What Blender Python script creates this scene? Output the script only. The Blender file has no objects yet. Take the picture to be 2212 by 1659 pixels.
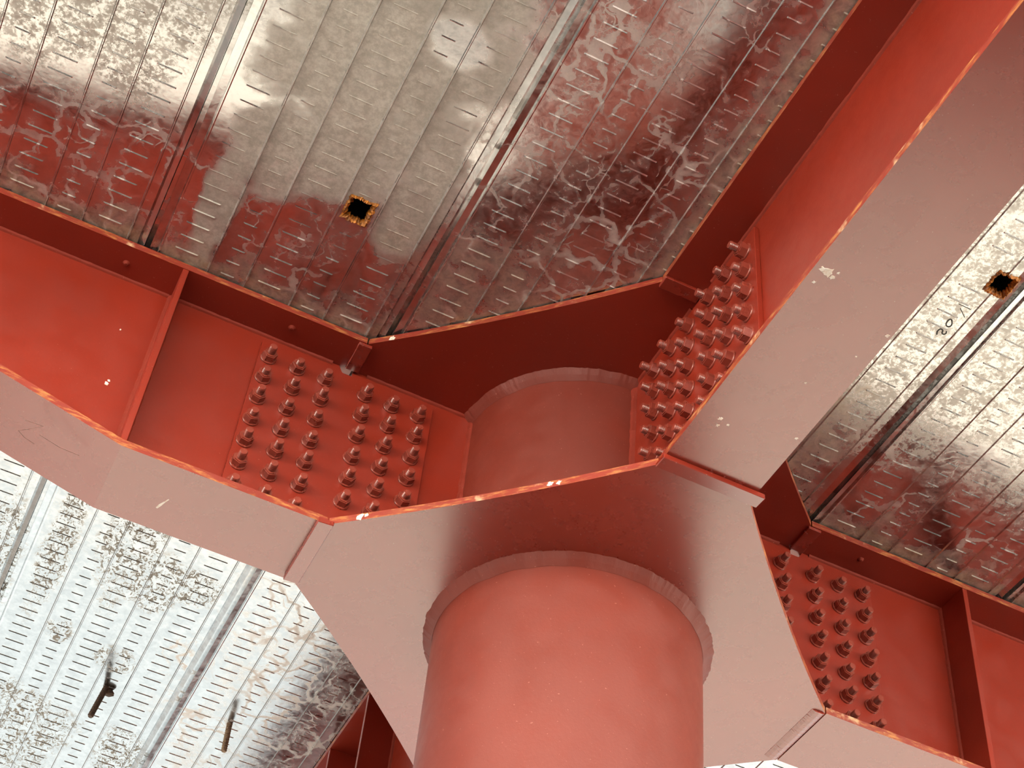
import bpy, bmesh, math, random
from mathutils import Vector, Matrix, noise
random.seed(7)
SC = bpy.context.scene
COL = SC.collection
Z0 = 4.0            # underside of the lower node plate above the ground
H = 0.585           # clear height between the flanges
TF = 0.018          # flange and node plate thickness
ZD = H + TF + 0.004  # underside of the deck
W = 0.1045          # half flange width
RP = 0.30           # column radius

# ------------------------------------------------------------------ camera
R = ((0.898, -0.432, 0.080), (0.371, 0.649, -0.664), (0.235, 0.626, 0.743))
CAM = (-1.1938, -2.6345, Z0 - 2.3527)
cd = bpy.data.cameras.new('camera'); co = bpy.data.objects.new('camera', cd); COL.objects.link(co)
rx = Vector(R[0]).normalized(); fw = (Vector(R[2]) - rx * rx.dot(Vector(R[2]))).normalized(); up = fw.cross(rx) * -1
co.matrix_world = Matrix(((rx.x, up.x, -fw.x, CAM[0]), (rx.y, up.y, -fw.y, CAM[1]), (rx.z, up.z, -fw.z, CAM[2]), (0, 0, 0, 1)))
cd.sensor_width = 36; cd.lens = 3573.6 / 2212 * 36; cd.clip_start = 0.05
SC.camera = co

# ------------------------------------------------------------------ light
world = bpy.data.worlds.new('world'); SC.world = world; world.use_nodes = True
wn = world.node_tree.nodes; wl = world.node_tree.links
sky = wn.new('ShaderNodeTexSky'); sky.sky_type = 'NISHITA'; sky.sun_disc = False
sky.sun_elevation = math.radians(50); sky.sun_rotation = math.radians(0); sky.air_density = 1.0; sky.dust_density = 3.0
wl.new(sky.outputs[0], wn['Background'].inputs[0]); wn['Background'].inputs[1].default_value = 0.15
sun = bpy.data.lights.new('sun', 'SUN'); sun.energy = 45.0; sun.angle = math.radians(1.0); sun.color = (1.0, 0.93, 0.84)
so = bpy.data.objects.new('sun', sun); COL.objects.link(so)
so.location = (8, 10, 14)
so.rotation_euler = Vector((-0.60, -0.60, -0.60)).to_track_quat('-Z', 'Y').to_euler()
vs = SC.view_settings
SC.display_settings.display_device = 'sRGB'
vs.view_transform = 'Standard'; vs.look = 'None'; vs.gamma = 1.0; vs.use_curve_mapping = False
vs.exposure = 0.30


# ------------------------------------------------------------------ node helpers
class NT:
    def __init__(s, name):
        s.m = bpy.data.materials.new(name); s.m.use_nodes = True
        s.t = s.m.node_tree; s.n = s.t.nodes; s.l = s.t.links
        s.b = s.n['Principled BSDF']; s.out = s.n['Material Output']
    def add(s, kind, **kw):
        n = s.n.new(kind)
        for k, v in kw.items(): setattr(n, k, v)
        return n
    def put(s, sock, v):
        if isinstance(v, bpy.types.NodeSocket): s.l.new(v, sock)
        else: sock.default_value = v
    def pos(s):
        return s.add('ShaderNodeNewGeometry').outputs['Position']
    def mapped(s, vec, loc=(0, 0, 0), scale=(1, 1, 1), rot=(0, 0, 0)):
        n = s.add('ShaderNodeMapping'); s.l.new(vec, n.inputs[0])
        n.inputs[1].default_value = loc; n.inputs[2].default_value = rot; n.inputs[3].default_value = scale
        return n.outputs[0]
    def noise(s, vec, scale, detail=4, rough=0.55, dist=0.0):
        n = s.add('ShaderNodeTexNoise'); s.l.new(vec, n.inputs['Vector'])
        n.inputs['Scale'].default_value = scale; n.inputs['Detail'].default_value = detail
        n.inputs['Roughness'].default_value = rough; n.inputs['Distortion'].default_value = dist
        return n.outputs['Fac']
    def math(s, op, a, b=0.0, c=None, clamp=False):
        n = s.add('ShaderNodeMath', operation=op, use_clamp=clamp)
        s.put(n.inputs[0], a); s.put(n.inputs[1], b)
        if c is not None: s.put(n.inputs[2], c)
        return n.outputs[0]
    def ramp(s, v, a, b, lo=0.0, hi=1.0):
        n = s.add('ShaderNodeMapRange', interpolation_type='SMOOTHSTEP')
        s.put(n.inputs[0], v)
        for i, x in enumerate((a, b, lo, hi)): n.inputs[i + 1].default_value = x
        return n.outputs[0]
    def mix(s, f, a, b):
        n = s.add('ShaderNodeMix', data_type='RGBA')
        s.put(n.inputs[0], f)
        s.put(n.inputs[6], (*a, 1) if isinstance(a, tuple) else a)
        s.put(n.inputs[7], (*b, 1) if isinstance(b, tuple) else b)
        return n.outputs[2]
    def bump(s, h, strength, dist=0.002, nrm=None):
        n = s.add('ShaderNodeBump'); n.inputs['Strength'].default_value = strength; n.inputs['Distance'].default_value = dist
        s.l.new(h, n.inputs['Height'])
        if nrm is not None: s.l.new(nrm, n.inputs['Normal'])
        return n.outputs[0]
    def blob(s, vec, cx, cy, sx, sy, rot=0.0, inner=0.6, outer=1.0, wob=None):
        # soft-edged patch of dirt on the ceiling: 1 inside the ellipse, 0 outside
        n = s.add('ShaderNodeMapping', vector_type='TEXTURE'); s.l.new(vec, n.inputs[0])
        n.inputs[1].default_value = (cx, cy, 0); n.inputs[2].default_value = (0, 0, rot); n.inputs[3].default_value = (sx, sy, 1e3)
        ln = s.add('ShaderNodeVectorMath', operation='LENGTH'); s.l.new(n.outputs[0], ln.inputs[0])
        v = ln.outputs['Value']
        if wob is not None: v = s.math('ADD', v, wob)
        return s.ramp(v, inner, outer, 1.0, 0.0)


def paint(name, base, rough=0.34, dusty=0.0, edge=False, ior=1.6, bumpk=0.22, spread=0.06):
    t = NT(name); p = t.pos()
    big = t.noise(p, 2.3, 3, 0.5); mid = t.noise(p, 14, 4, 0.6); fine = t.noise(p, 170, 2, 0.6)
    dark = tuple(c * 0.92 for c in base); lite = tuple(c * 1.07 for c in base)
    c = t.mix(t.ramp(big, 0.35, 0.65), dark, lite)
    speck = t.ramp(fine, 0.70, 0.76)
    c = t.mix(t.math('MULTIPLY', speck, 0.28), c, (0.62, 0.34, 0.26))
    if dusty:
        d = t.math('MULTIPLY', t.ramp(mid, 0.45, 0.75), dusty)
        c = t.mix(d, c, (0.50, 0.33, 0.26))
    if edge:
        n2 = t.noise(t.mapped(p, scale=(1, 1, 5)), 26, 5, 0.7)
        c = t.mix(t.ramp(n2, 0.46, 0.70, 0.0, 0.8), c, (0.50, 0.22, 0.06))
        c = t.mix(t.ramp(mid, 0.62, 0.74, 0.0, 0.8), c, (0.66, 0.46, 0.27))
    t.put(t.b.inputs['Base Color'], c)
    t.put(t.b.inputs['Roughness'], t.ramp(mid, 0.3, 0.7, rough - spread, rough + spread))
    t.b.inputs['Specular IOR Level'].default_value = 0.5
    t.b.inputs['IOR'].default_value = ior
    h = t.math('ADD', t.math('MULTIPLY', t.noise(p, 90, 3, 0.6), 0.6), t.math('MULTIPLY', t.noise(p, 420, 2), 0.25))
    t.put(t.b.inputs['Normal'], t.bump(h, bumpk, 0.002))
    return t.m


RED = (0.225, 0.0205, 0.009)
M_red = paint('red_primer', RED)
M_red_flange = paint('red_primer_flange', RED, 0.27, dusty=0.0, ior=2.02, bumpk=0.06, spread=0.015)
M_edge = paint('red_primer_rusty_edge', RED, 0.5, edge=True)
M_pipe = paint('red_primer_column', (0.155, 0.019, 0.0085), 0.5)
M_bolt = paint('red_primer_bolt', (0.24, 0.042, 0.026), 0.28, ior=1.7, bumpk=0.05)
M_weld = paint('red_primer_weld', (0.19, 0.020, 0.009), 0.7, ior=1.35)


def plain(name, col, rough=0.6, metal=0.0, var=0.25, scale=60, col2=None):
    t = NT(name); p = t.pos(); n = t.noise(p, scale, 5, 0.65)
    c2 = col2 or tuple(c * (1 - var) for c in col)
    t.put(t.b.inputs['Base Color'], t.mix(t.ramp(n, 0.38, 0.62), col, c2))
    t.b.inputs['Roughness'].default_value = rough; t.b.inputs['Metallic'].default_value = metal
    t.put(t.b.inputs['Normal'], t.bump(n, 0.4, 0.003))
    return t.m


def ground_material():
    t = NT('ground_with_bounce_zone'); p = t.pos(); n = t.noise(p, 1.3, 5, 0.6)
    sx = t.add('ShaderNodeSeparateXYZ'); t.l.new(p, sx.inputs[0])
    edge = t.math('ADD', sx.outputs[1], t.math('MULTIPLY', t.math('MAXIMUM', sx.outputs[0], 0.0), 0.9))
    bounce_zone = t.math('MULTIPLY', t.ramp(edge, 2.05, 2.15), t.ramp(sx.outputs[0], -4.3, -4.2))  # pale unseen ground, added and outlined for bright reflections in plates and deck
    c = t.mix(bounce_zone, t.mix(n, (0.028, 0.024, 0.02), (0.045, 0.039, 0.034)), t.mix(n, t.mix(t.ramp(sx.outputs[1], 5.6, 6.0), (0.196, 0.178, 0.148), (0.098, 0.116, 0.125)), t.mix(t.ramp(sx.outputs[1], 5.6, 6.0), (0.226, 0.207, 0.175), (0.114, 0.135, 0.145))))  # bluish far part added to cool the reflection in the far deck
    t.put(t.b.inputs['Base Color'], c); t.b.inputs['Roughness'].default_value = 0.9
    return t.m


M_ground = ground_material()
def bounce_wall_material():
    t = NT('bounce_wall_pale_over_dark'); p = t.pos(); n = t.noise(p, 0.8, 5, 0.65)  # made-up wall colours: pale part bounces sun, dark base spares the top flanges
    sx = t.add('ShaderNodeSeparateXYZ'); t.l.new(p, sx.inputs[0])
    c = t.mix(n, (0.84, 0.80, 0.74), (0.90, 0.87, 0.81))
    t.put(t.b.inputs['Base Color'], t.mix(t.ramp(sx.outputs[2], 2.18, 2.22), (0.06, 0.055, 0.05), c)); t.b.inputs['Roughness'].default_value = 0.9
    return t.m


M_bounce_wall = bounce_wall_material()
M_slab = plain('raw_concrete', (0.05, 0.05, 0.045), 0.95)
M_foam = plain('rusty_orange_rim', (0.62, 0.24, 0.03), 0.5, scale=110, col2=(0.20, 0.07, 0.015))
M_rust = plain('rusty_rod', (0.10, 0.055, 0.03), 0.7, scale=160, col2=(0.04, 0.025, 0.018))
M_rust2 = plain('tan_rusty_rod', (0.34, 0.24, 0.15), 0.7, scale=160, col2=(0.16, 0.10, 0.06))
M_ink = plain('black_marker', (0.012, 0.012, 0.012), 0.5)
M_chalk = plain('grey_pencil', (0.22, 0.11, 0.09), 0.8)
M_splash = plain('white_splash', (0.85, 0.80, 0.74), 0.6, scale=120, col2=(0.72, 0.6, 0.5))


def deck_material(name, clean=1.0):
    """zinc coated sheet with its films, curls and specks of dirt; clean < 1 thins the dirt (folded creases)"""
    t = NT(name); p = t.pos()
    P = lambda *a, **k: t.blob(p, *a, **k)
    n_s = t.noise(p, 7, 5, 0.6, 0.4); wob = t.math('MULTIPLY', t.math('SUBTRACT', n_s, 0.5), 1.3)
    def mx(*l):
        v = l[0]
        for q in l[1:]: v = t.math('MAXIMUM', v, q)
        return v
    mul = lambda *l: l[0] if len(l) == 1 else t.math('MULTIPLY', l[0], mul(*l[1:]))
    inv = lambda v: t.math('SUBTRACT', 1.0, v)
    sx = t.add('ShaderNodeSeparateXYZ'); t.l.new(p, sx.inputs[0]); X, Y = sx.outputs[0], sx.outputs[1]
    patch = t.noise(p, 21, 7, 0.70, 0.3); fine = t.noise(p, 120, 5, 0.7); mid = t.noise(p, 42, 6, 0.68, 0.5)
    # thick beige slurry film over the middle sheet
    zone = mx(P(-0.86, -0.85, 0.29, 0.50, wob=wob), P(-1.00, -0.50, 0.12, 0.16, wob=wob), P(-0.665, -0.52, 0.10, 0.24, wob=wob), P(-1.06, -0.30, 0.055, 0.24, wob=wob), P(-0.90, -0.50, 0.2, 0.10, wob=wob))
    bare = mx(P(-0.75, -0.93, 0.085, 0.075, 0.5, wob=mul(wob, 0.7)), P(-0.82, -0.24, 0.20, 0.16, wob=wob))
    beige = mul(zone, inv(mul(bare, 0.92)), t.ramp(patch, 0.28, 0.5, 0.55, 1.0), t.ramp(fine, 0.3, 0.55, 0.72, 1.0))
    # curling whitish dry-out lines
    d1 = t.add('ShaderNodeTexNoise'); t.l.new(p, d1.inputs['Vector']); d1.inputs['Scale'].default_value = 6; d1.inputs['Detail'].default_value = 3
    d2 = t.add('ShaderNodeTexNoise'); t.l.new(p, d2.inputs['Vector']); d2.inputs['Scale'].default_value = 26; d2.inputs['Detail'].default_value = 3
    w = p
    for dn, k in ((d1, 0.26), (d2, 0.050)):
        c0 = t.add('ShaderNodeVectorMath', operation='SUBTRACT'); t.l.new(dn.outputs['Color'], c0.inputs[0]); c0.inputs[1].default_value = (0.5, 0.5, 0.5)
        sc = t.add('ShaderNodeVectorMath', operation='SCALE'); t.l.new(c0.outputs[0], sc.inputs[0]); sc.inputs['Scale'].default_value = k
        ad = t.add('ShaderNodeVectorMath', operation='ADD'); t.l.new(w, ad.inputs[0]); t.l.new(sc.outputs[0], ad.inputs[1]); w = ad.outputs[0]
    flat = t.mapped(w, scale=(1, 0.8, 0))
    def cells(scale, a, b):
        v = t.add('ShaderNodeTexVoronoi', feature='DISTANCE_TO_EDGE', voronoi_dimensions='2D'); t.l.new(flat, v.inputs['Vector']); v.inputs['Scale'].default_value = scale
        return t.ramp(v.outputs['Distance'], a, b, 1.0, 0.0)
    come = t.ramp(t.noise(p, 4.5, 4, 0.6), 0.42, 0.60, 0.12, 1.0)
    come2 = t.ramp(t.noise(p, 8.5, 4, 0.6), 0.48, 0.66, 0.0, 1.0)
    film = mul(t.ramp(t.noise(w, 7.5, 5, 0.62), 0.42, 0.74, 0.0, 0.55), t.ramp(mid, 0.3, 0.7, 0.25, 1.0), t.ramp(fine, 0.3, 0.65, 0.5, 1.0))
    sw = mx(mul(t.math('POWER', cells(10, 0.0, 0.13), 1.7), come), mul(t.math('POWER', cells(24, 0.0, 0.16), 1.7), come2, 0.7), film)
    sw_zone = mx(P(-0.34, -0.85, 0.33, 0.85, wob=wob, inner=0.75), P(-0.30, 1.30, 0.40, 0.85, wob=wob, inner=0.7), mul(P(-0.80, -0.28, 0.42, 0.24, wob=wob), 0.9),
                 P(-1.35, -0.25, 0.32, 0.25, wob=wob), mul(P(0.75, -0.32, 0.32, 0.26, wob=wob), 0.6), P(1.10, -0.25, 0.25, 0.28, wob=wob), P(-0.46, 0.75, 0.2, 0.5, wob=wob))
    sw = mul(sw, sw_zone, t.ramp(fine, 0.25, 0.6, 0.6, 1.0))
    # brown grime beside the flanges
    ay = t.math('ABSOLUTE', Y); ax = t.math('ABSOLUTE', X)
    nb = t.math('SUBTRACT', t.noise(p, 11, 4, 0.6), 0.5)
    nearside = t.ramp(Y, -0.02, 0.02, 1.0, 0.0)
    side = mul(t.ramp(t.math('ADD', ay, mul(nb, 0.30)), 0.12, 0.22, 0.85, 0.0), nearside)
    girder = mul(t.ramp(t.math('ADD', ax, mul(nb, 0.16)), 0.12, 0.20, 0.75, 0.0), t.ramp(Y, -0.2, 0.0, 1.0, 0.0))
    brown = mul(mx(side, mul(P(-0.45, -0.34, 0.30, 0.26, wob=wob, inner=0.4), 0.6), mul(P(0.36, -0.26, 0.24, 0.42, wob=wob, inner=0.5), 0.55), girder), t.ramp(patch, 0.32, 0.6, 0.25, 1.0))
    # crisp brown specks and stains on the bright far sheets
    spk = t.ramp(t.noise(t.mapped(p, scale=(1.25, 0.8, 1)), 58, 5, 0.72, 1.2), 0.50, 0.57)
    spk_zone = mx(P(-1.08, 0.92, 0.05, 0.5, wob=wob), P(-0.90, 0.80, 0.10, 0.42, wob=wob), P(-0.80, 1.02, 0.09, 0.16, wob=wob), P(-1.02, 1.9, 0.26, 0.26, wob=wob), P(-0.66, 1.86, 0.10, 0.20, wob=wob),
                  P(-0.70, 0.98, 0.10, 0.10, wob=wob), P(-1.22, 1.3, 0.08, 0.5, wob=wob), P(-0.98, 1.36, 0.05, 0.07, wob=wob),
                  mul(P(-0.80, 1.41, 0.075, 0.075, wob=mul(wob, 0.5)), inv(mul(P(-0.80, 1.41, 0.04, 0.04, wob=mul(wob, 0.5)), 0.8))))
    spk = mul(spk, spk_zone)
    # soft grey mottling elsewhere
    grey = mul(t.ramp(t.math('ADD', mul(mid, 0.55), mul(fine, 0.45)), 0.42, 0.58, 0.0, 0.8), mx(P(-1.50, -0.75, 0.36, 0.38, wob=wob), mul(P(0.50, -0.78, 0.5, 0.50, wob=wob), 0.9), mul(P(0.95, -0.7, 0.34, 0.34, wob=wob), 0.6)))
    grey = t.math('ADD', grey, mul(t.ramp(fine, 0.5, 0.75), 0.10))
    beige, sw, brown, spk, grey = [mul(v, clean) for v in (beige, sw, brown, spk, grey)]
    c = t.mix(t.ramp(mid, 0.3, 0.7), (0.46, 0.47, 0.475), (0.58, 0.59, 0.595))
    c = t.mix(grey, c, t.mix(patch, (0.24, 0.23, 0.20), (0.50, 0.48, 0.44)))
    c = t.mix(mul(beige, 0.95), c, t.mix(t.ramp(t.noise(p, 60, 7, 0.75), 0.32, 0.66), t.mix(patch, (0.34, 0.335, 0.29), (0.46, 0.455, 0.40)), t.mix(patch, (0.54, 0.54, 0.48), (0.74, 0.75, 0.70))))
    c = t.mix(mul(beige, t.ramp(t.noise(p, 5.5, 6, 0.7), 0.45, 0.66, 0.0, 0.45)), c, (0.30, 0.285, 0.25))
    c = t.mix(mul(brown, 0.88), c, t.mix(t.ramp(mid, 0.35, 0.65), (0.17, 0.10, 0.045), (0.44, 0.33, 0.20)))
    c = t.mix(mul(sw, 0.9), c, t.mix(fine, (0.42, 0.36, 0.33), (0.84, 0.79, 0.75)))
    c = t.mix(mul(spk, 0.85), c, (0.15, 0.125, 0.09))
    t.put(t.b.inputs['Base Color'], c)
    dirt = mx(mul(beige, 0.92), mul(brown, 0.8), mul(sw, 0.85), mul(spk, 0.85), mul(grey, 0.6))
    t.put(t.b.inputs['Metallic'], inv(dirt))
    t.put(t.b.inputs['Roughness'], t.math('ADD', t.ramp(mid, 0.3, 0.7, 0.14, 0.22), mul(dirt, 0.5)))
    h = t.math('ADD', t.math('MULTIPLY', t.noise(p, 14, 3), 1.0), t.math('MULTIPLY', mid, 0.22))
    h = t.math('ADD', h, mul(mx(sw, beige), 0.12))
    t.put(t.b.inputs['Normal'], t.bump(h, 0.12, 0.006))
    return t.m


M_deck = deck_material('galvanised_deck'); M_crease = deck_material('galvanised_deck_crease', 0.35)


# ------------------------------------------------------------------ object helpers
def obj(name, bm, mat, parent=None, loc=(0, 0, 0), smooth=False):
    me = bpy.data.meshes.new(name); bmesh.ops.recalc_face_normals(bm, faces=bm.faces[:])
    if smooth:
        for f in bm.faces: f.smooth = True
    bm.to_mesh(me); bm.free()
    for m in (mat if isinstance(mat, (list, tuple)) else [mat]): me.materials.append(m)
    o = bpy.data.objects.new(name, me); COL.objects.link(o); o.location = loc
    if parent is not None: o.parent = parent
    return o


def tag(o, label=None, cat=None, group=None, kind=None):
    if label: o['label'] = label
    if cat: o['category'] = cat
    if group: o['group'] = group
    if kind: o['kind'] = kind
    return o


def thing(name, label, cat, loc, rotz=0.0, group=None):
    o = bpy.data.objects.new(name, None); COL.objects.link(o)
    o.location = loc; o.rotation_euler = (0, 0, rotz); o.empty_display_size = 0.1
    return tag(o, label, cat, group, 'thing')


def box(bm, x0, x1, y0, y1, z0, z1, mi=0):
    v = [bm.verts.new(c) for c in ((x0, y0, z0), (x1, y0, z0), (x1, y1, z0), (x0, y1, z0), (x0, y0, z1), (x1, y0, z1), (x1, y1, z1), (x0, y1, z1))]
    for q in ((0, 3, 2, 1), (4, 5, 6, 7), (0, 1, 5, 4), (1, 2, 6, 5), (2, 3, 7, 6), (3, 0, 4, 7)):
        f = bm.faces.new([v[i] for i in q]); f.material_index = mi
    return v


def bev(bm, w, seg=1):
    bmesh.ops.bevel(bm, geom=bm.edges[:], offset=w, segments=seg, affect='EDGES', clamp_overlap=True)


def prism(bm, pts, z0, z1, side=0):
    lo = [bm.verts.new((x, y, z0)) for x, y in pts]; hi = [bm.verts.new((x, y, z1)) for x, y in pts]
    bm.faces.new(lo[::-1]); bm.faces.new(hi)
    n = len(pts)
    for i in range(n):
        f = bm.faces.new((lo[i], lo[(i + 1) % n], hi[(i + 1) % n], hi[i])); f.material_index = side


def sweep(bm, path, prof, closed=False):
    """prof(i) -> list of points of the section at path index i (3-D)"""
    rings = [[bm.verts.new(q) for q in prof(i)] for i in range(len(path))]
    m = len(rings[0]); n = len(rings)
    for i in range(n if closed else n - 1):
        a, b = rings[i], rings[(i + 1) % n]
        for k in range(m):
            bm.faces.new((a[k], a[(k + 1) % m], b[(k + 1) % m], b[k]))
    if not closed:
        bm.faces.new(rings[0][::-1]); bm.faces.new(rings[-1])


def bead(bm, a, b, d1, d2, leg, step=0.010, jit=0.05):
    """rippled fillet weld from a to b lying in the corner spanned by directions d1 and d2"""
    a, b, d1, d2 = Vector(a), Vector(b), Vector(d1), Vector(d2)
    n = max(2, int((b - a).length / step)); path = [a.lerp(b, i / n) for i in range(n + 1)]
    def prof(i):
        l = leg * (1 + random.uniform(-jit, jit) + 0.22 * noise.noise(path[i] * 60)); q = path[i]
        e = -0.0005 * (d1 + d2)
        return [q + e, q + d1 * l, q + (d1 + d2) * l * 0.62, q + d2 * l]
    sweep(bm, path, prof)


def lathe(bm, prof, n=64):
    rings = [[bm.verts.new((r * math.cos(2 * math.pi * k / n), r * math.sin(2 * math.pi * k / n), z)) for k in range(n)] for r, z in prof]
    for i in range(len(rings) - 1):
        for k in range(n):
            bm.faces.new((rings[i][k], rings[i][(k + 1) % n], rings[i + 1][(k + 1) % n], rings[i + 1][k]))
    return rings


def ring_bead(bm, r, z, sgn, leg, skip=()):
    """weld around the column in the corner between pipe (radius r) and a plate at height z; sgn = side of the plate it sits on"""
    n = 300
    def prof(i):
        t = 2 * math.pi * i / n; l = leg * (1 + 0.10 * noise.noise(Vector((math.cos(t) * 9, math.sin(t) * 9, z))) + random.uniform(-0.05, 0.05))
        l2 = leg * (1 + 0.14 * noise.noise(Vector((math.cos(t) * 7, math.sin(t) * 7, z + 5))))
        c, s = math.cos(t), math.sin(t)
        return [((r - 0.001) * c, (r - 0.001) * s, z), ((r + l) * c, (r + l) * s, z), ((r + l * 0.52) * c, (r + l * 0.52) * s, z + sgn * l2 * 0.52), ((r + 0.0005) * c, (r + 0.0005) * s, z + sgn * l2)]
    sweep(bm, list(range(n)), prof, closed=True)


# ------------------------------------------------------------------ setting
bm = bmesh.new(); box(bm, -60, 60, -60, 60, -0.3, 0)
tag(obj('floor', bm, M_ground), kind='structure')
bm = bmesh.new(); box(bm, -9.8, 26, -9.3, -9.0, 0, 7.5); tag(obj('bounce_wall_back', bm, M_bounce_wall), kind='structure')  # unseen wall, added to throw sunlight onto the beam webs
bm = bmesh.new(); box(bm, -9.8, -9.5, -9.0, 0.5, 0, 7.5); tag(obj('bounce_wall_left', bm, M_bounce_wall), kind='structure')  # unseen wall, added to light the near girder web from the left
X0, X1, Y0, Y1 = -2.6, 13.0, -2.5, 5.0      # floor above; unseen edges placed to shape sun and shade below
bm = bmesh.new()
zc = Z0 + ZD + 0.024
HOLES = [(-0.810, -0.748, -0.470, -0.402), (0.533, 0.5895, -0.980, -0.918)]
box(bm, X0, X1, Y0, Y1, zc + 0.10, zc + 0.20)
xs_ = sorted({X0, X1} | {x for h in HOLES for x in (h[0] - 0.012, h[1] + 0.012)}); ys_ = sorted({Y0, Y1} | {y for h in HOLES for y in (h[2] - 0.012, h[3] + 0.012)})
for i in range(len(xs_) - 1):
    for j in range(len(ys_) - 1):
        if not any(h[0] < (xs_[i] + xs_[i + 1]) / 2 < h[1] and h[2] < (ys_[j] + ys_[j + 1]) / 2 < h[3] for h in HOLES):
            box(bm, xs_[i], xs_[i + 1], ys_[j], ys_[j + 1], zc, zc + 0.10)
tag(obj('ceiling', bm, M_slab), kind='structure')

# ------------------------------------------------------------------ steel deck sheets
PITCH = 0.592
LINES = (0.155, 0.245, 0.359, 0.445, 0.554)
LONG = (0.095, 0.297, 0.503); SHORT = (0.200, 0.400)


def deck_sheet(i, label):
    s = -0.588 + PITCH * i
    prof = [(0.0045, 0.020), (0.0150, 0.020), (0.0155, -0.001), (0.0345, 0.004), (0.0352, -0.0012), (0.0375, -0.0012), (0.040, 0.0)]
    for o in LINES: prof += [(o - 0.003, 0.0), (o - 0.001, -0.0036), (o + 0.001, -0.0036), (o + 0.003, 0.0)]
    prof += [(0.577, 0.0), (0.578, 0.0065), (0.594, -0.001), (0.5955, 0.019)]
    extra = [x for h in HOLES for x in h[:2] if s + 0.0045 < x < s + 0.5955]
    for x in extra:
        o = x - s
        for k in range(len(prof) - 1):
            if prof[k][0] < o < prof[k + 1][0]:
                u = (o - prof[k][0]) / (prof[k + 1][0] - prof[k][0])
                prof.insert(k + 1, (o, prof[k][1] * (1 - u) + prof[k + 1][1] * u)); break
    ys = sorted({-2.45, 3.3} | {y for h in HOLES for y in h[2:]})
    bm = bmesh.new()
    grid = [[bm.verts.new((o, y, z)) for o, z in prof] for y in ys]
    for a in range(len(ys) - 1):
        for k in range(len(prof) - 1):
            xm = s + (prof[k][0] + prof[k + 1][0]) / 2; ym = (ys[a] + ys[a + 1]) / 2
            if any(h[0] < xm < h[1] and h[2] < ym < h[3] for h in HOLES): continue
            f = bm.faces.new((grid[a][k], grid[a][k + 1], grid[a + 1][k + 1], grid[a + 1][k]))
            if abs(prof[k][1] - prof[k + 1][1]) > 0.001: f.material_index = 1
    # embossed cross dashes
    for offs, L, ph in ((LONG, 0.056, 0.0), (SHORT, 0.034, 0.5)):
        for o in offs:
            for k in range(-56, 72):
                y = -0.42 + 0.0405 * (k + ph)
                if not (-2.43 < y < 3.28): continue
                if any(h[0] - 0.04 < s + o < h[1] + 0.04 and h[2] - 0.01 < y < h[3] + 0.01 for h in HOLES): continue
                a, b, w, hh = o - L / 2, o + L / 2, 0.0023, 0.0007 if i == -1 and y < -0.3 else 0.0021
                v = [bm.verts.new(c) for c in ((a, y - w, 0.0002), (b, y - w, 0.0002), (b, y + w, 0.0002), (a, y + w, 0.0002), (a + 0.003, y, -hh), (b - 0.003, y, -hh))]
                for q in ((0, 1, 5, 4), (2, 3, 4, 5), (1, 2, 5), (3, 0, 4)): bm.faces.new([v[j] for j in q])
    me = bpy.data.meshes.new('deck_sheet'); bm.normal_update(); bm.to_mesh(me); bm.free(); me.materials.append(M_deck); me.materials.append(M_crease)
    o = bpy.data.objects.new('deck_sheet', me); COL.objects.link(o); o.location = (s, 0, Z0 + ZD)
    return tag(o, label, 'deck sheet', 'galvanised floor deck sheets')


def hole_rim(h, parent, seed):
    """crumbling orange lip around a burnt square hole"""
    rnd = random.Random(seed); bm = bmesh.new()
    cx, cy = (h[0] + h[1]) / 2, (h[2] + h[3]) / 2; hx, hy = (h[1] - h[0]) / 2, (h[3] - h[2]) / 2
    n = 72
    def sq(t, k):
        c, s = math.cos(t), math.sin(t); m = max(abs(c), abs(s)) ** 0.9
        return cx - parent.location.x + c / m * hx * k, cy + s / m * hy * k
    def prof(i):
        t = 2 * math.pi * i / n; j = rnd.uniform(-0.07, 0.07) + 0.10 * noise.noise(Vector((math.cos(t) * 3, math.sin(t) * 3, seed)))
        a = sq(t, 0.74 + j * 1.6); b = sq(t, 1.06 + j); m = sq(t, 0.92 + j)
        dz = rnd.uniform(0.002, 0.007)
        return [(*a, 0.002 + rnd.uniform(0, 0.006)), (*m, -dz), (*b, -0.0012), (*b, 0.004), (*a, 0.012)]
    sweep(bm, list(range(n)), prof, closed=True)
    return obj('hole_rim', bm, M_foam, parent)


SHEETS = {}
for i, lab in ((-3, 'galvanised deck sheet along the outer left end of the ceiling'),
               (-2, 'galvanised deck sheet over the left beam, filling the upper left corner'),
               (-1, 'beige stained deck sheet with a square hole, between two seams over the left beam'),
               (0, 'galvanised deck sheet with white swirling stains, directly left of the near red girder'),
               (1, 'grey galvanised deck sheet with handwritten 20, directly right of the near red girder'),
               (2, 'shiny galvanised deck sheet reaching the right edge above the right beam'),
               (3, 'galvanised deck sheet at the far right corner, above the right beam stiffener'), (4, 'galvanised deck sheet along the outer right end of the ceiling')):
    SHEETS[i] = deck_sheet(i, lab)
tag(hole_rim(HOLES[0], SHEETS[-1], 3), 'crumbling orange rim of the square hole')
tag(hole_rim(HOLES[1], SHEETS[1], 8), 'crumbling orange rim of the square hole')


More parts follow.
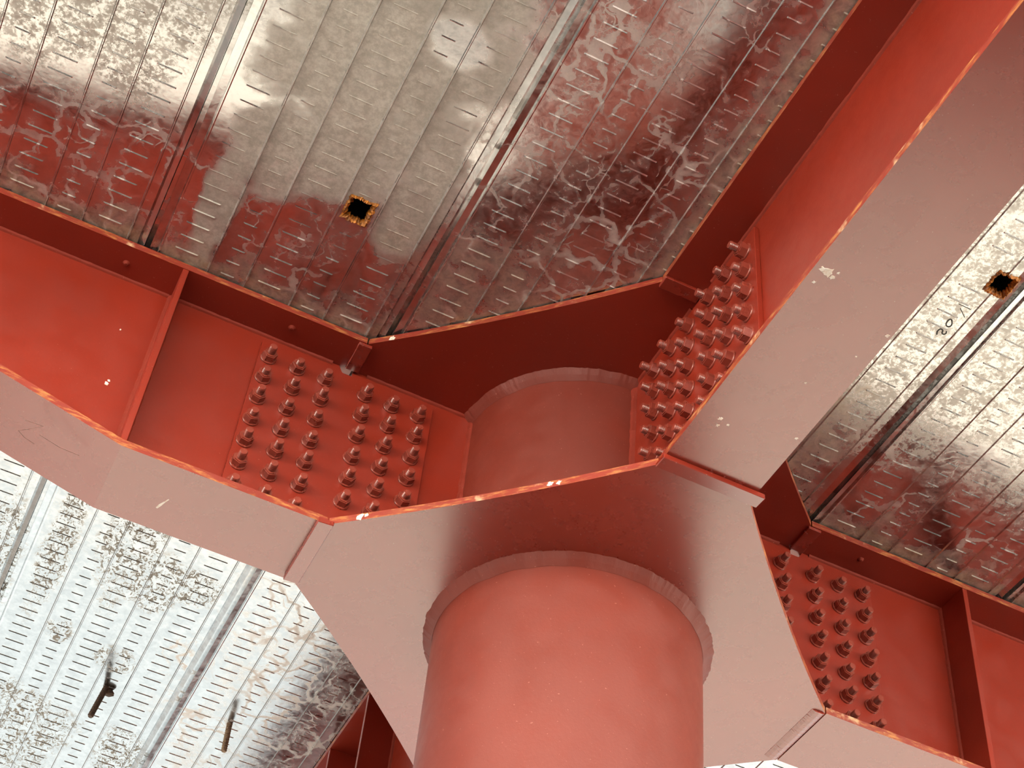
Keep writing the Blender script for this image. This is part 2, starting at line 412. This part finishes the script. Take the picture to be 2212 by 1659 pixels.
def stroke(name, parent, pts, w, mat, z, label=None, tk=0.0004):
    """a thin line of ink or chalk lying on a surface; pts in world x, y"""
    bm = bmesh.new(); P = [Vector((x, y, 0)) for x, y in pts]
    if len(P) > 2:
        Q = []
        for i in range(len(P) - 1):
            p0, p1, p2, p3 = P[max(i - 1, 0)], P[i], P[i + 1], P[min(i + 2, len(P) - 1)]
            for k in range(6):
                u = k / 6; Q.append(0.5 * ((2 * p1) + (p2 - p0) * u + (2 * p0 - 5 * p1 + 4 * p2 - p3) * u * u + (3 * p1 - p0 - 3 * p2 + p3) * u ** 3))
        P = Q + [P[-1]]
    def prof(i):
        d = (P[min(i + 1, len(P) - 1)] - P[max(i - 1, 0)]).normalized(); s = Vector((-d.y, d.x, 0)) * w / 2
        q = P[i] - Vector((parent.location.x, parent.location.y, 0)) + Vector((0, 0, z - parent.location.z))
        return [q - s, q + s, q + s - Vector((0, 0, tk)), q - s - Vector((0, 0, tk))]
    sweep(bm, P, prof)
    o = obj(name, bm, mat, parent)
    if label: o['label'] = label
    return o


# ------------------------------------------------------------------ column with its node plates
LA, LR, LN, LF = 0.615, 0.605, 0.605, 0.605


def node_outline():
    c = [(-LA, -W), (-W, -LN), (W, -LN), (LR, -W), (LR, W), (W, LF), (-W, LF), (-LA, W)]
    pts = []
    for i in range(8):
        a = Vector(c[i]); b = Vector(c[(i + 1) % 8]); pts.append(tuple(a))
        if i % 2 == 0:
            m = (a + b) / 2; inward = -m.normalized()
            for k in range(1, 16):
                u = k / 16; pts.append(tuple(a.lerp(b, u) + inward * 0.011 * 4 * u * (1 - u)))
    return pts


column = thing('steel_column', 'round red steel column with polygonal collar plates joining the four beams', 'steel column', (0, 0, 0))
bm = bmesh.new(); rings = lathe(bm, [(RP, 0.0), (RP, Z0)], 128)
obj('shaft', bm, M_pipe, column, smooth=True)
bm = bmesh.new(); lathe(bm, [(RP, TF), (RP, H)], 128)
obj('hub_barrel', bm, M_pipe, column, (0, 0, Z0), smooth=True)
OUT = node_outline()
bm = bmesh.new(); prism(bm, OUT, 0, TF, side=1); obj('lower_collar_plate', bm, [M_red_flange, M_edge], column, (0, 0, Z0))
bm = bmesh.new(); prism(bm, OUT, H, H + TF, side=1); obj('upper_collar_plate', bm, [M_red, M_edge], column, (0, 0, Z0))
for ang, L in ((math.pi, LA), (0, LR), (-math.pi / 2, LN), (math.pi / 2, LF)):
    bm = bmesh.new(); box(bm, RP - 0.004, L, -0.006, 0.006, TF, H)
    o = obj('web_stub', bm, M_red, column, (0, 0, Z0)); o.rotation_euler[2] = ang
    bm = bmesh.new()
    for s in (-1, 1): bead(bm, (RP - 0.002, s * 0.006, TF), (RP - 0.002, s * 0.006, H), (1, 0, 0), (0, s, 0), 0.011)
    for s in (-1, 1): bead(bm, (RP, s * 0.006, H), (L - 0.035, s * 0.006, H), (0, s, 0), (0, 0, -1), 0.0065)
    o = obj('weld_bead', bm, M_weld, column, (0, 0, Z0)); o.rotation_euler[2] = ang
bm = bmesh.new(); ring_bead(bm, RP, 0, -1, 0.023); obj('weld_ring', bm, M_pipe, column, (0, 0, Z0))
bm = bmesh.new(); ring_bead(bm, RP, H, -1, 0.022); obj('weld_ring', bm, M_pipe, column, (0, 0, Z0))


def backing_bar(ang, u0, u1, v0, v1, z1, tk=0.009, mat=None, tilt=0.0):
    bm = bmesh.new(); v = box(bm, u0, u1, v0, v1, z1 - tk, z1)
    for q in v[:4]:
        if q.co.x > (u0 + u1) / 2: q.co.z -= tilt
    bev(bm, 0.0015)
    o = obj('backing_bar', bm, mat or M_red_flange, column, (0, 0, Z0)); o.rotation_euler[2] = ang
    return o


backing_bar(math.pi, LA - 0.009, LA + 0.026, -W + 0.010, W + 0.014, 0, tk=0.012, tilt=0.003)
backing_bar(-math.pi / 2, LN - 0.002, LN + 0.034, -W - 0.006, W + 0.016, 0, tilt=0.004)
backing_bar(math.pi / 2, LF - 0.010, LF + 0.020, -W - 0.006, W + 0.006, 0)
backing_bar(math.pi, LA - 0.012, LA + 0.022, 0.012, W - 0.002, H)
backing_bar(0, LR - 0.005, LR + 0.032, -W + 0.002, -0.012, H)
backing_bar(-math.pi / 2, LN - 0.012, LN + 0.022, -W - 0.002, -0.012, H)

# raised cap of the butt weld between the collar plate and the right beam
bm = bmesh.new()
def cap(i):
    y = -W + 0.002 + i * (2 * W - 0.004) / 70; r = lambda: random.uniform(-0.0003, 0.0003)
    return [(LR - 0.034, y, 0.001), (LR - 0.033, y, -0.0006 + r()), (LR - 0.024, y + r() * 3, -0.0042 + r()), (LR - 0.014, y, -0.0058 + r()), (LR - 0.005, y + r() * 3, -0.0042 + r()), (LR + 0.001, y, -0.0002), (LR + 0.001, y, 0.001)]
sweep(bm, list(range(71)), cap); obj('weld_cap', bm, M_red_flange, column, (0, 0, Z0))

# ------------------------------------------------------------------ beams
GAP = 0.004


def beam(name, label, ang, L, end, haunch, stiffs, hstart=1.07):
    r = thing('steel_beam', label, 'steel beam', (0, 0, Z0), ang, 'red steel beams meeting at the column')
    a = L + GAP
    if haunch:
        bott = [(a, 0.0), (hstart, 0.0), (hstart + 0.85, 0.85 * 0.262), (end, 0.85 * 0.262)]
    else:
        bott = [(a, 0.0), (end, 0.0)]
    # web with cope holes at the joint
    bm = bmesh.new()
    pts = [(u, z + TF - 0.001) for u, z in bott]
    pts[0] = (a + 0.028, TF); pts.insert(0, (a, TF + 0.024))
    pts += [(end, H), (a + 0.032, H), (a + 0.022, H - 0.018), (a, H - 0.026)]
    lo = [bm.verts.new((u, -0.006, z)) for u, z in pts]; hi = [bm.verts.new((u, 0.006, z)) for u, z in pts]
    bm.faces.new(lo); bm.faces.new(hi[::-1]); n = len(pts)
    for i in range(n): bm.faces.new((lo[i], hi[i], hi[(i + 1) % n], lo[(i + 1) % n]))
    obj('web', bm, M_red, r)
    bm = bmesh.new(); box(bm, a, end, -W, W, H, H + TF)
    for f in bm.faces:
        if abs(f.normal.z) < 0.5: f.material_index = 1
    bm.normal_update()
    for f in bm.faces: f.material_index = 1 if abs(f.normal.z) < 0.5 else 0
    obj('top_flange', bm, [M_red, M_edge], r)
    bm = bmesh.new(); lo, hi = [], []
    for u, z in bott:
        lo.append([bm.verts.new((u, s * W, z)) for s in (-1, 1)]); hi.append([bm.verts.new((u, s * W, z + TF)) for s in (-1, 1)])
    for i in range(len(bott) - 1):
        bm.faces.new((lo[i][0], lo[i + 1][0], lo[i + 1][1], lo[i][1])); bm.faces.new((hi[i][0], hi[i][1], hi[i + 1][1], hi[i + 1][0]))
        for k in (0, 1):
            f = bm.faces.new((lo[i][k], lo[i + 1][k], hi[i + 1][k], hi[i][k])); f.material_index = 1
    for i in (0, -1):
        f = bm.faces.new((lo[i][0], lo[i][1], hi[i][1], hi[i][0])); f.material_index = 1
    obj('bottom_flange', bm, [M_red_flange, M_edge], r)
    for u in stiffs:
        for s in (-1, 1):
            bm = bmesh.new(); y0, y1 = sorted((s * 0.006, s * (W - 0.001)))
            box(bm, u - 0.007, u + 0.007, y0, y1, TF, H); bev(bm, 0.001)
            st = obj('stiffener', bm, M_red, r)
            bm = bmesh.new()
            for q in (-1, 1):
                bead(bm, (u + q * 0.007, s * 0.006, TF), (u + q * 0.007, s * 0.006, H), (q, 0, 0), (0, s, 0), 0.007, 0.008)
            obj('weld_bead', bm, M_weld, st)
    bm = bmesh.new(); cut = sorted([a + 0.05, *[q for u in stiffs for q in (u - 0.012, u + 0.012)], end])
    for s in (-1, 1):
        for k in range(0, len(cut) - 1, 2):
            bead(bm, (cut[k], s * 0.006, H), (cut[k + 1], s * 0.006, H), (0, s, 0), (0, 0, -1), 0.0065)
    obj('weld_bead', bm, M_weld, r)
    return r


B_L = beam('left', 'red beam leaving the column to the left, one stiffener, bottom flange bending upward', math.pi, LA, 2.9, True, (1.07,))
B_R = beam('right', 'red beam leaving the column to the lower right, stiffener in its web', 0, LR, 2.3, True, (1.072,))
B_N = beam('near', 'red girder running from the column to the upper right corner, wide pale bottom flange', -math.pi / 2, LN, 2.72, False, (2.4,))
B_F = beam('far', 'dark red beam behind the column at the lower left, below the deck edge', math.pi / 2, LF, 3.2, False, (1.14, 1.45))

# ------------------------------------------------------------------ splice plates
def splice(label, ang, L, side, u0, u1):
    r = thing('splice_plate', label, 'splice plate', (0, 0, Z0), ang, 'bolted web splice plates')
    bm = bmesh.new(); y0, y1 = sorted((side * 0.0062, side * 0.0182)); box(bm, u0, u1, y0, y1, 0.045, 0.553); bev(bm, 0.001)
    r.name = 'splice_plate_root'
    me = obj('splice_plate', bm, M_red); me.parent = None
    me.location = (0, 0, Z0); me.rotation_euler = (0, 0, ang)
    tag(me, label, 'splice plate', 'bolted web splice plates')
    bpy.data.objects.remove(r)
    me.name = 'splice_plate'
    return me


splice('red splice plate with rows of bolts on the left beam web', math.pi, LA, 1, 0.405, 0.845)
splice('red splice plate with rows of bolts on the right beam web', 0, LR, -1, 0.395, 0.835)
splice('red splice plate with rows of bolts on the near girder web', -math.pi / 2, LN, -1, 0.395, 0.855)


# ------------------------------------------------------------------ bolts
def hexpts(rad, ph=0.0): return [(rad * math.cos(math.pi / 3 * k + ph), rad * math.sin(math.pi / 3 * k + ph)) for k in range(6)]


def bolt_meshes():
    bm = bmesh.new(); lathe(bm, [(0.0001, 0), (0.0196, 0), (0.0196, 0.003), (0.0187, 0.004), (0.0001, 0.004)], 32)
    w = obj('washer', bm, M_bolt)
    bm = bmesh.new()
    rad = 0.0176
    prism(bm, hexpts(rad), 0.004, 0.022)
    for e in [e for e in bm.edges if abs(e.verts[0].co.z - e.verts[1].co.z) < 1e-6 and e.verts[0].co.z > 0.02]: pass
    bmesh.ops.bevel(bm, geom=[e for e in bm.edges if min(v.co.z for v in e.verts) > 0.021], offset=0.0022, segments=2, affect='EDGES')
    n = obj('nut', bm, M_bolt)
    bm = bmesh.new(); pr = [(0.0001, 0.0), (0.0094, 0.0), (0.0094, 0.0221)]
    z = 0.0225
    for k in range(6):
        pr += [(0.0096, z), (0.0087, z + 0.0012)]; z += 0.0024
    pr += [(0.0092, z), (0.0079, z + 0.0016), (0.0001, z + 0.0016)]
    lathe(bm, pr, 20)
    s = obj('threaded_end', bm, M_bolt)
    return w, n, s


PW, PN, PS = bolt_meshes()
first = [True]
ORD = ('first', 'second', 'third', 'fourth', 'fifth', 'sixth', 'seventh')


def bolt(pos, rotm, label, group):
    e = bpy.data.objects.new('hex_bolt', None); COL.objects.link(e); e.empty_display_size = 0.03
    e.location = pos; e.rotation_euler = rotm.to_euler()
    tag(e, label, 'bolt', group)
    spin = random.uniform(0, math.pi / 3); sc = random.uniform(0.9, 1.12)
    for p in (PW, PN, PS):
        if first[0]: c = p
        else:
            c = p.copy(); COL.objects.link(c)
        c.parent = e; c.rotation_euler = (0, 0, spin)
        if p is PS: c.scale = (1, 1, sc)
    first[0] = False


def bolt_group(ang, side, cols, rows, where, colname, skip=()):
    M = Matrix.Rotation(ang, 4, 'Z')
    nrm = (M.to_3x3() @ Vector((0, side, 0)))
    q = nrm.to_track_quat('Z', 'Y')
    for ci, u in enumerate(cols):
        for ri, z in enumerate(rows):
            if (ci, ri) in skip: continue
            p = M @ Vector((u, side * 0.0184, 0)); p.z = Z0 + z
            bolt(p, q, 'hex bolt on the %s splice, %s, %s row from top' % (where, colname(ci), ORD[ri]), 'hex bolts on the %s splice' % where)


ROWS = [H / 2 + 0.209 - 0.0697 * k for k in range(7)]
cn = lambda ci: '%s column from left' % ORD[ci]
bolt_group(math.pi, 1, (0.821, 0.750, 0.680, 0.578, 0.510, 0.442), ROWS, 'left beam', cn, skip=((5, 6), (4, 6), (3, 6)))
bolt_group(0, -1, (0.561, 0.657, 0.731, 0.802), ROWS, 'right beam', cn, skip=((0, 5), (0, 6), (0, 4)))
cnn = lambda ci: '%s column from right' % ORD[ci]
bolt_group(-math.pi / 2, -1, (0.820, 0.747, 0.674, 0.582, 0.506, 0.430), ROWS, 'near girder', cnn,
           skip=((0, 5), (0, 6), (1, 6), (2, 6), (3, 6), (4, 6), (5, 6)))

# ------------------------------------------------------------------ rods hanging from the deck
def rod(label, base, tip, rad, mat, lump):
    r = thing('hanging_rod', label, 'steel rod', base, 0, 'short rusty rods hanging from the deck')
    a = Vector((0, 0, 0.003)); b = Vector(tip) - Vector(base); d = (b - a).normalized()
    s1 = d.orthogonal().normalized(); s2 = d.cross(s1); n = 26; path = [a.lerp(b, i / n) for i in range(n + 1)]
    bm = bmesh.new()
    def prof(i):
        rr = rad * (1.09 if i % 2 else 0.95) * (0.8 if i == n else 1)
        return [path[i] + (s1 * math.cos(2 * math.pi * k / 12) + s2 * math.sin(2 * math.pi * k / 12)) * rr for k in range(12)]
    sweep(bm, path, prof); obj('bar', bm, mat, r)
    bm = bmesh.new()
    if lump:
        bmesh.ops.create_icosphere(bm, subdivisions=2, radius=0.013)
        for v in bm.verts: v.co *= 1 + 0.35 * noise.noise(v.co * 90); v.co.x *= 1.5; v.co += Vector((0.010, 0.006, -0.010))
        obj('weld_lump', bm, mat, r)
    return r


zc = Z0 + ZD
rod('dark rusty rod hanging from the bright deck at the far left', (-0.786, 1.55, zc), (-0.806, 1.535, zc - 0.125), 0.0085, M_rust, True)
rod('tan rusty rod hanging from the deck beside the dark lower left beam', (-0.405, 1.525, zc), (-0.402, 1.525, zc - 0.098), 0.0085, M_rust2, False)

# ------------------------------------------------------------------ writing and marks
d1 = SHEETS[1]; zt = Z0 + ZD - 0.0002
stroke('handwritten_digit', d1, [(0.5232, -0.7615), (0.5185, -0.7708), (0.521, -0.7793), (0.5275, -0.7782), (0.5303, -0.7715), (0.5355, -0.7697), (0.5388, -0.7744), (0.5359, -0.7806)], 0.0032, M_ink, zt, 'black handwritten digit 2')
stroke('handwritten_digit', d1, [(0.5289, -0.8121), (0.5238, -0.8139), (0.5209, -0.8087), (0.5222, -0.7989), (0.5271, -0.7934), (0.5333, -0.7941), (0.5353, -0.8004), (0.5316, -0.8077), (0.527, -0.8126)], 0.0030, M_ink, zt, 'black handwritten digit 0')
stroke('ink_tick', d1, [(0.5229, -0.8506), (0.5477, -0.8332)], 0.0018, M_ink, zt)
stroke('ink_tick', d1, [(0.5131, -0.859), (0.5453, -0.8586)], 0.0014, M_ink, zt)


def on_beam(name, beam_obj, pts, w, mat, label):
    """a line drawn on the underside of a bottom flange, given in world x, y"""
    M = Matrix.Rotation(-beam_obj.rotation_euler[2], 3, 'Z')
    q = [(M @ Vector((x, y, 0)))[:2] for x, y in pts]
    bm = bmesh.new(); P = [Vector((x, y, -0.0003)) for x, y in q]
    def prof(i):
        d = (P[min(i + 1, len(P) - 1)] - P[max(i - 1, 0)]).normalized(); s = Vector((-d.y, d.x, 0)) * w[min(i, len(w) - 1)] / 2
        k = Vector((0, 0, 0.0005))
        return [P[i] - s, P[i] + s, P[i] + s + k, P[i] - s + k]
    sweep(bm, P, prof); o = obj(name, bm, mat, beam_obj); o['label'] = label
    return o


on_beam('pencil_mark', B_L, [(-1.2639, -0.0781 + 0.004), (-1.2265, -0.0757), (-1.2480, -0.0560), (-1.2693, -0.0376), (-1.2540, -0.0250), (-1.2304, -0.0167)], [0.0012], M_chalk, 'thin grey pencil zigzag')
B_L.children[-1].location.z = 0
on_beam('pencil_mark', B_L, [(-1.228, -0.048), (-1.1818, -0.0339), (-1.1383, -0.0316)], [0.0010], M_chalk, 'thin grey pencil line')
on_beam('paint_splash', B_L, [(-0.9353, -0.0031), (-0.941, 0.010), (-0.947, 0.0241), (-0.951, 0.036)], [0.002, 0.003, 0.006, 0.004], M_splash, 'small white splash')


def splashes(parent, spots, seed):
    """flecks of white splash; spots = (world x, y, z, size, normal axis)"""
    rnd = random.Random(seed); Mi = Matrix.Rotation(-parent.rotation_euler[2], 3, 'Z')
    for x, y, z, r, nrm in spots:
        bm = bmesh.new(); n = 14; c = Mi @ (Vector((x, y, z + Z0)) - parent.location); nv = (Mi @ Vector(nrm)).normalized()
        a = nv.orthogonal().normalized(); b = nv.cross(a)
        ring = [c + (a * math.cos(2 * math.pi * k / n) * rnd.uniform(0.45, 1.25) + b * math.sin(2 * math.pi * k / n) * rnd.uniform(0.35, 1.1)) * r for k in range(n)]
        base = [bm.verts.new(q - nv * 0.0004) for q in ring]; top = [bm.verts.new(c + (q - c) * 0.8 + nv * 0.0008) for q in ring]
        bm.faces.new(base[::-1]); bm.faces.new(top)
        for k in range(n): bm.faces.new((base[k], base[(k + 1) % n], top[(k + 1) % n], top[k]))
        o = obj('paint_splash', bm, M_splash, parent); o['label'] = 'small white splash'


dn = (0, 0, -1)
splashes(B_N, [(-0.076, -1.170, 0, 0.013, dn), (-0.064, -1.165, 0, 0.006, dn), (-0.088, -1.172, 0, 0.007, dn), (-0.060, -1.178, 0, 0.004, dn), (-0.086, -1.140, 0, 0.004, dn),
               (-0.0612, -0.772, 0, 0.005, dn), (-0.0565, -0.754, 0, 0.004, dn), (-0.040, -0.765, 0, 0.0035, dn), (0.092, -0.800, 0, 0.004, dn), (0.096, -1.10, 0, 0.005, dn), (0.075, -1.03, 0, 0.0025, dn), (0.03, -0.93, 0, 0.0025, dn)], 4)
splashes(B_L, [(-1.1405, -0.0062, 0.247, 0.006, (0, -1, 0)), (-1.138, -0.0062, 0.258, 0.004, (0, -1, 0)), (-1.1557, -0.0062, 0.420, 0.003, (0, -1, 0))], 6)
ed = Vector((-W + LA, -LN + W, 0)); en = Vector((ed.y, -ed.x, 0)).normalized() * -1
if en.y > 0: en = -en
splashes(column, [(-0.262, -0.4385, 0.009, 0.008, en), (-0.249, -0.4515, 0.008, 0.007, en), (-0.564, -0.150, 0.008, 0.010, en), (-0.552, -0.161, 0.011, 0.007, en), (-0.572, -0.143, H + 0.008, 0.009, en)], 9)

# capped holes under the top flanges
for bo, u, v in ((B_L, 1.199, 0.052), (B_L, 0.793, 0.060), (B_R, 0.781, -0.062)):
    bm = bmesh.new(); lathe(bm, [(0.0001, H - 0.006), (0.004, H - 0.0055), (0.007, H - 0.002), (0.0095, H + 0.0005)], 20)
    for q in bm.verts: q.co.x += u; q.co.y += v
    obj('plug', bm, M_weld, bo)
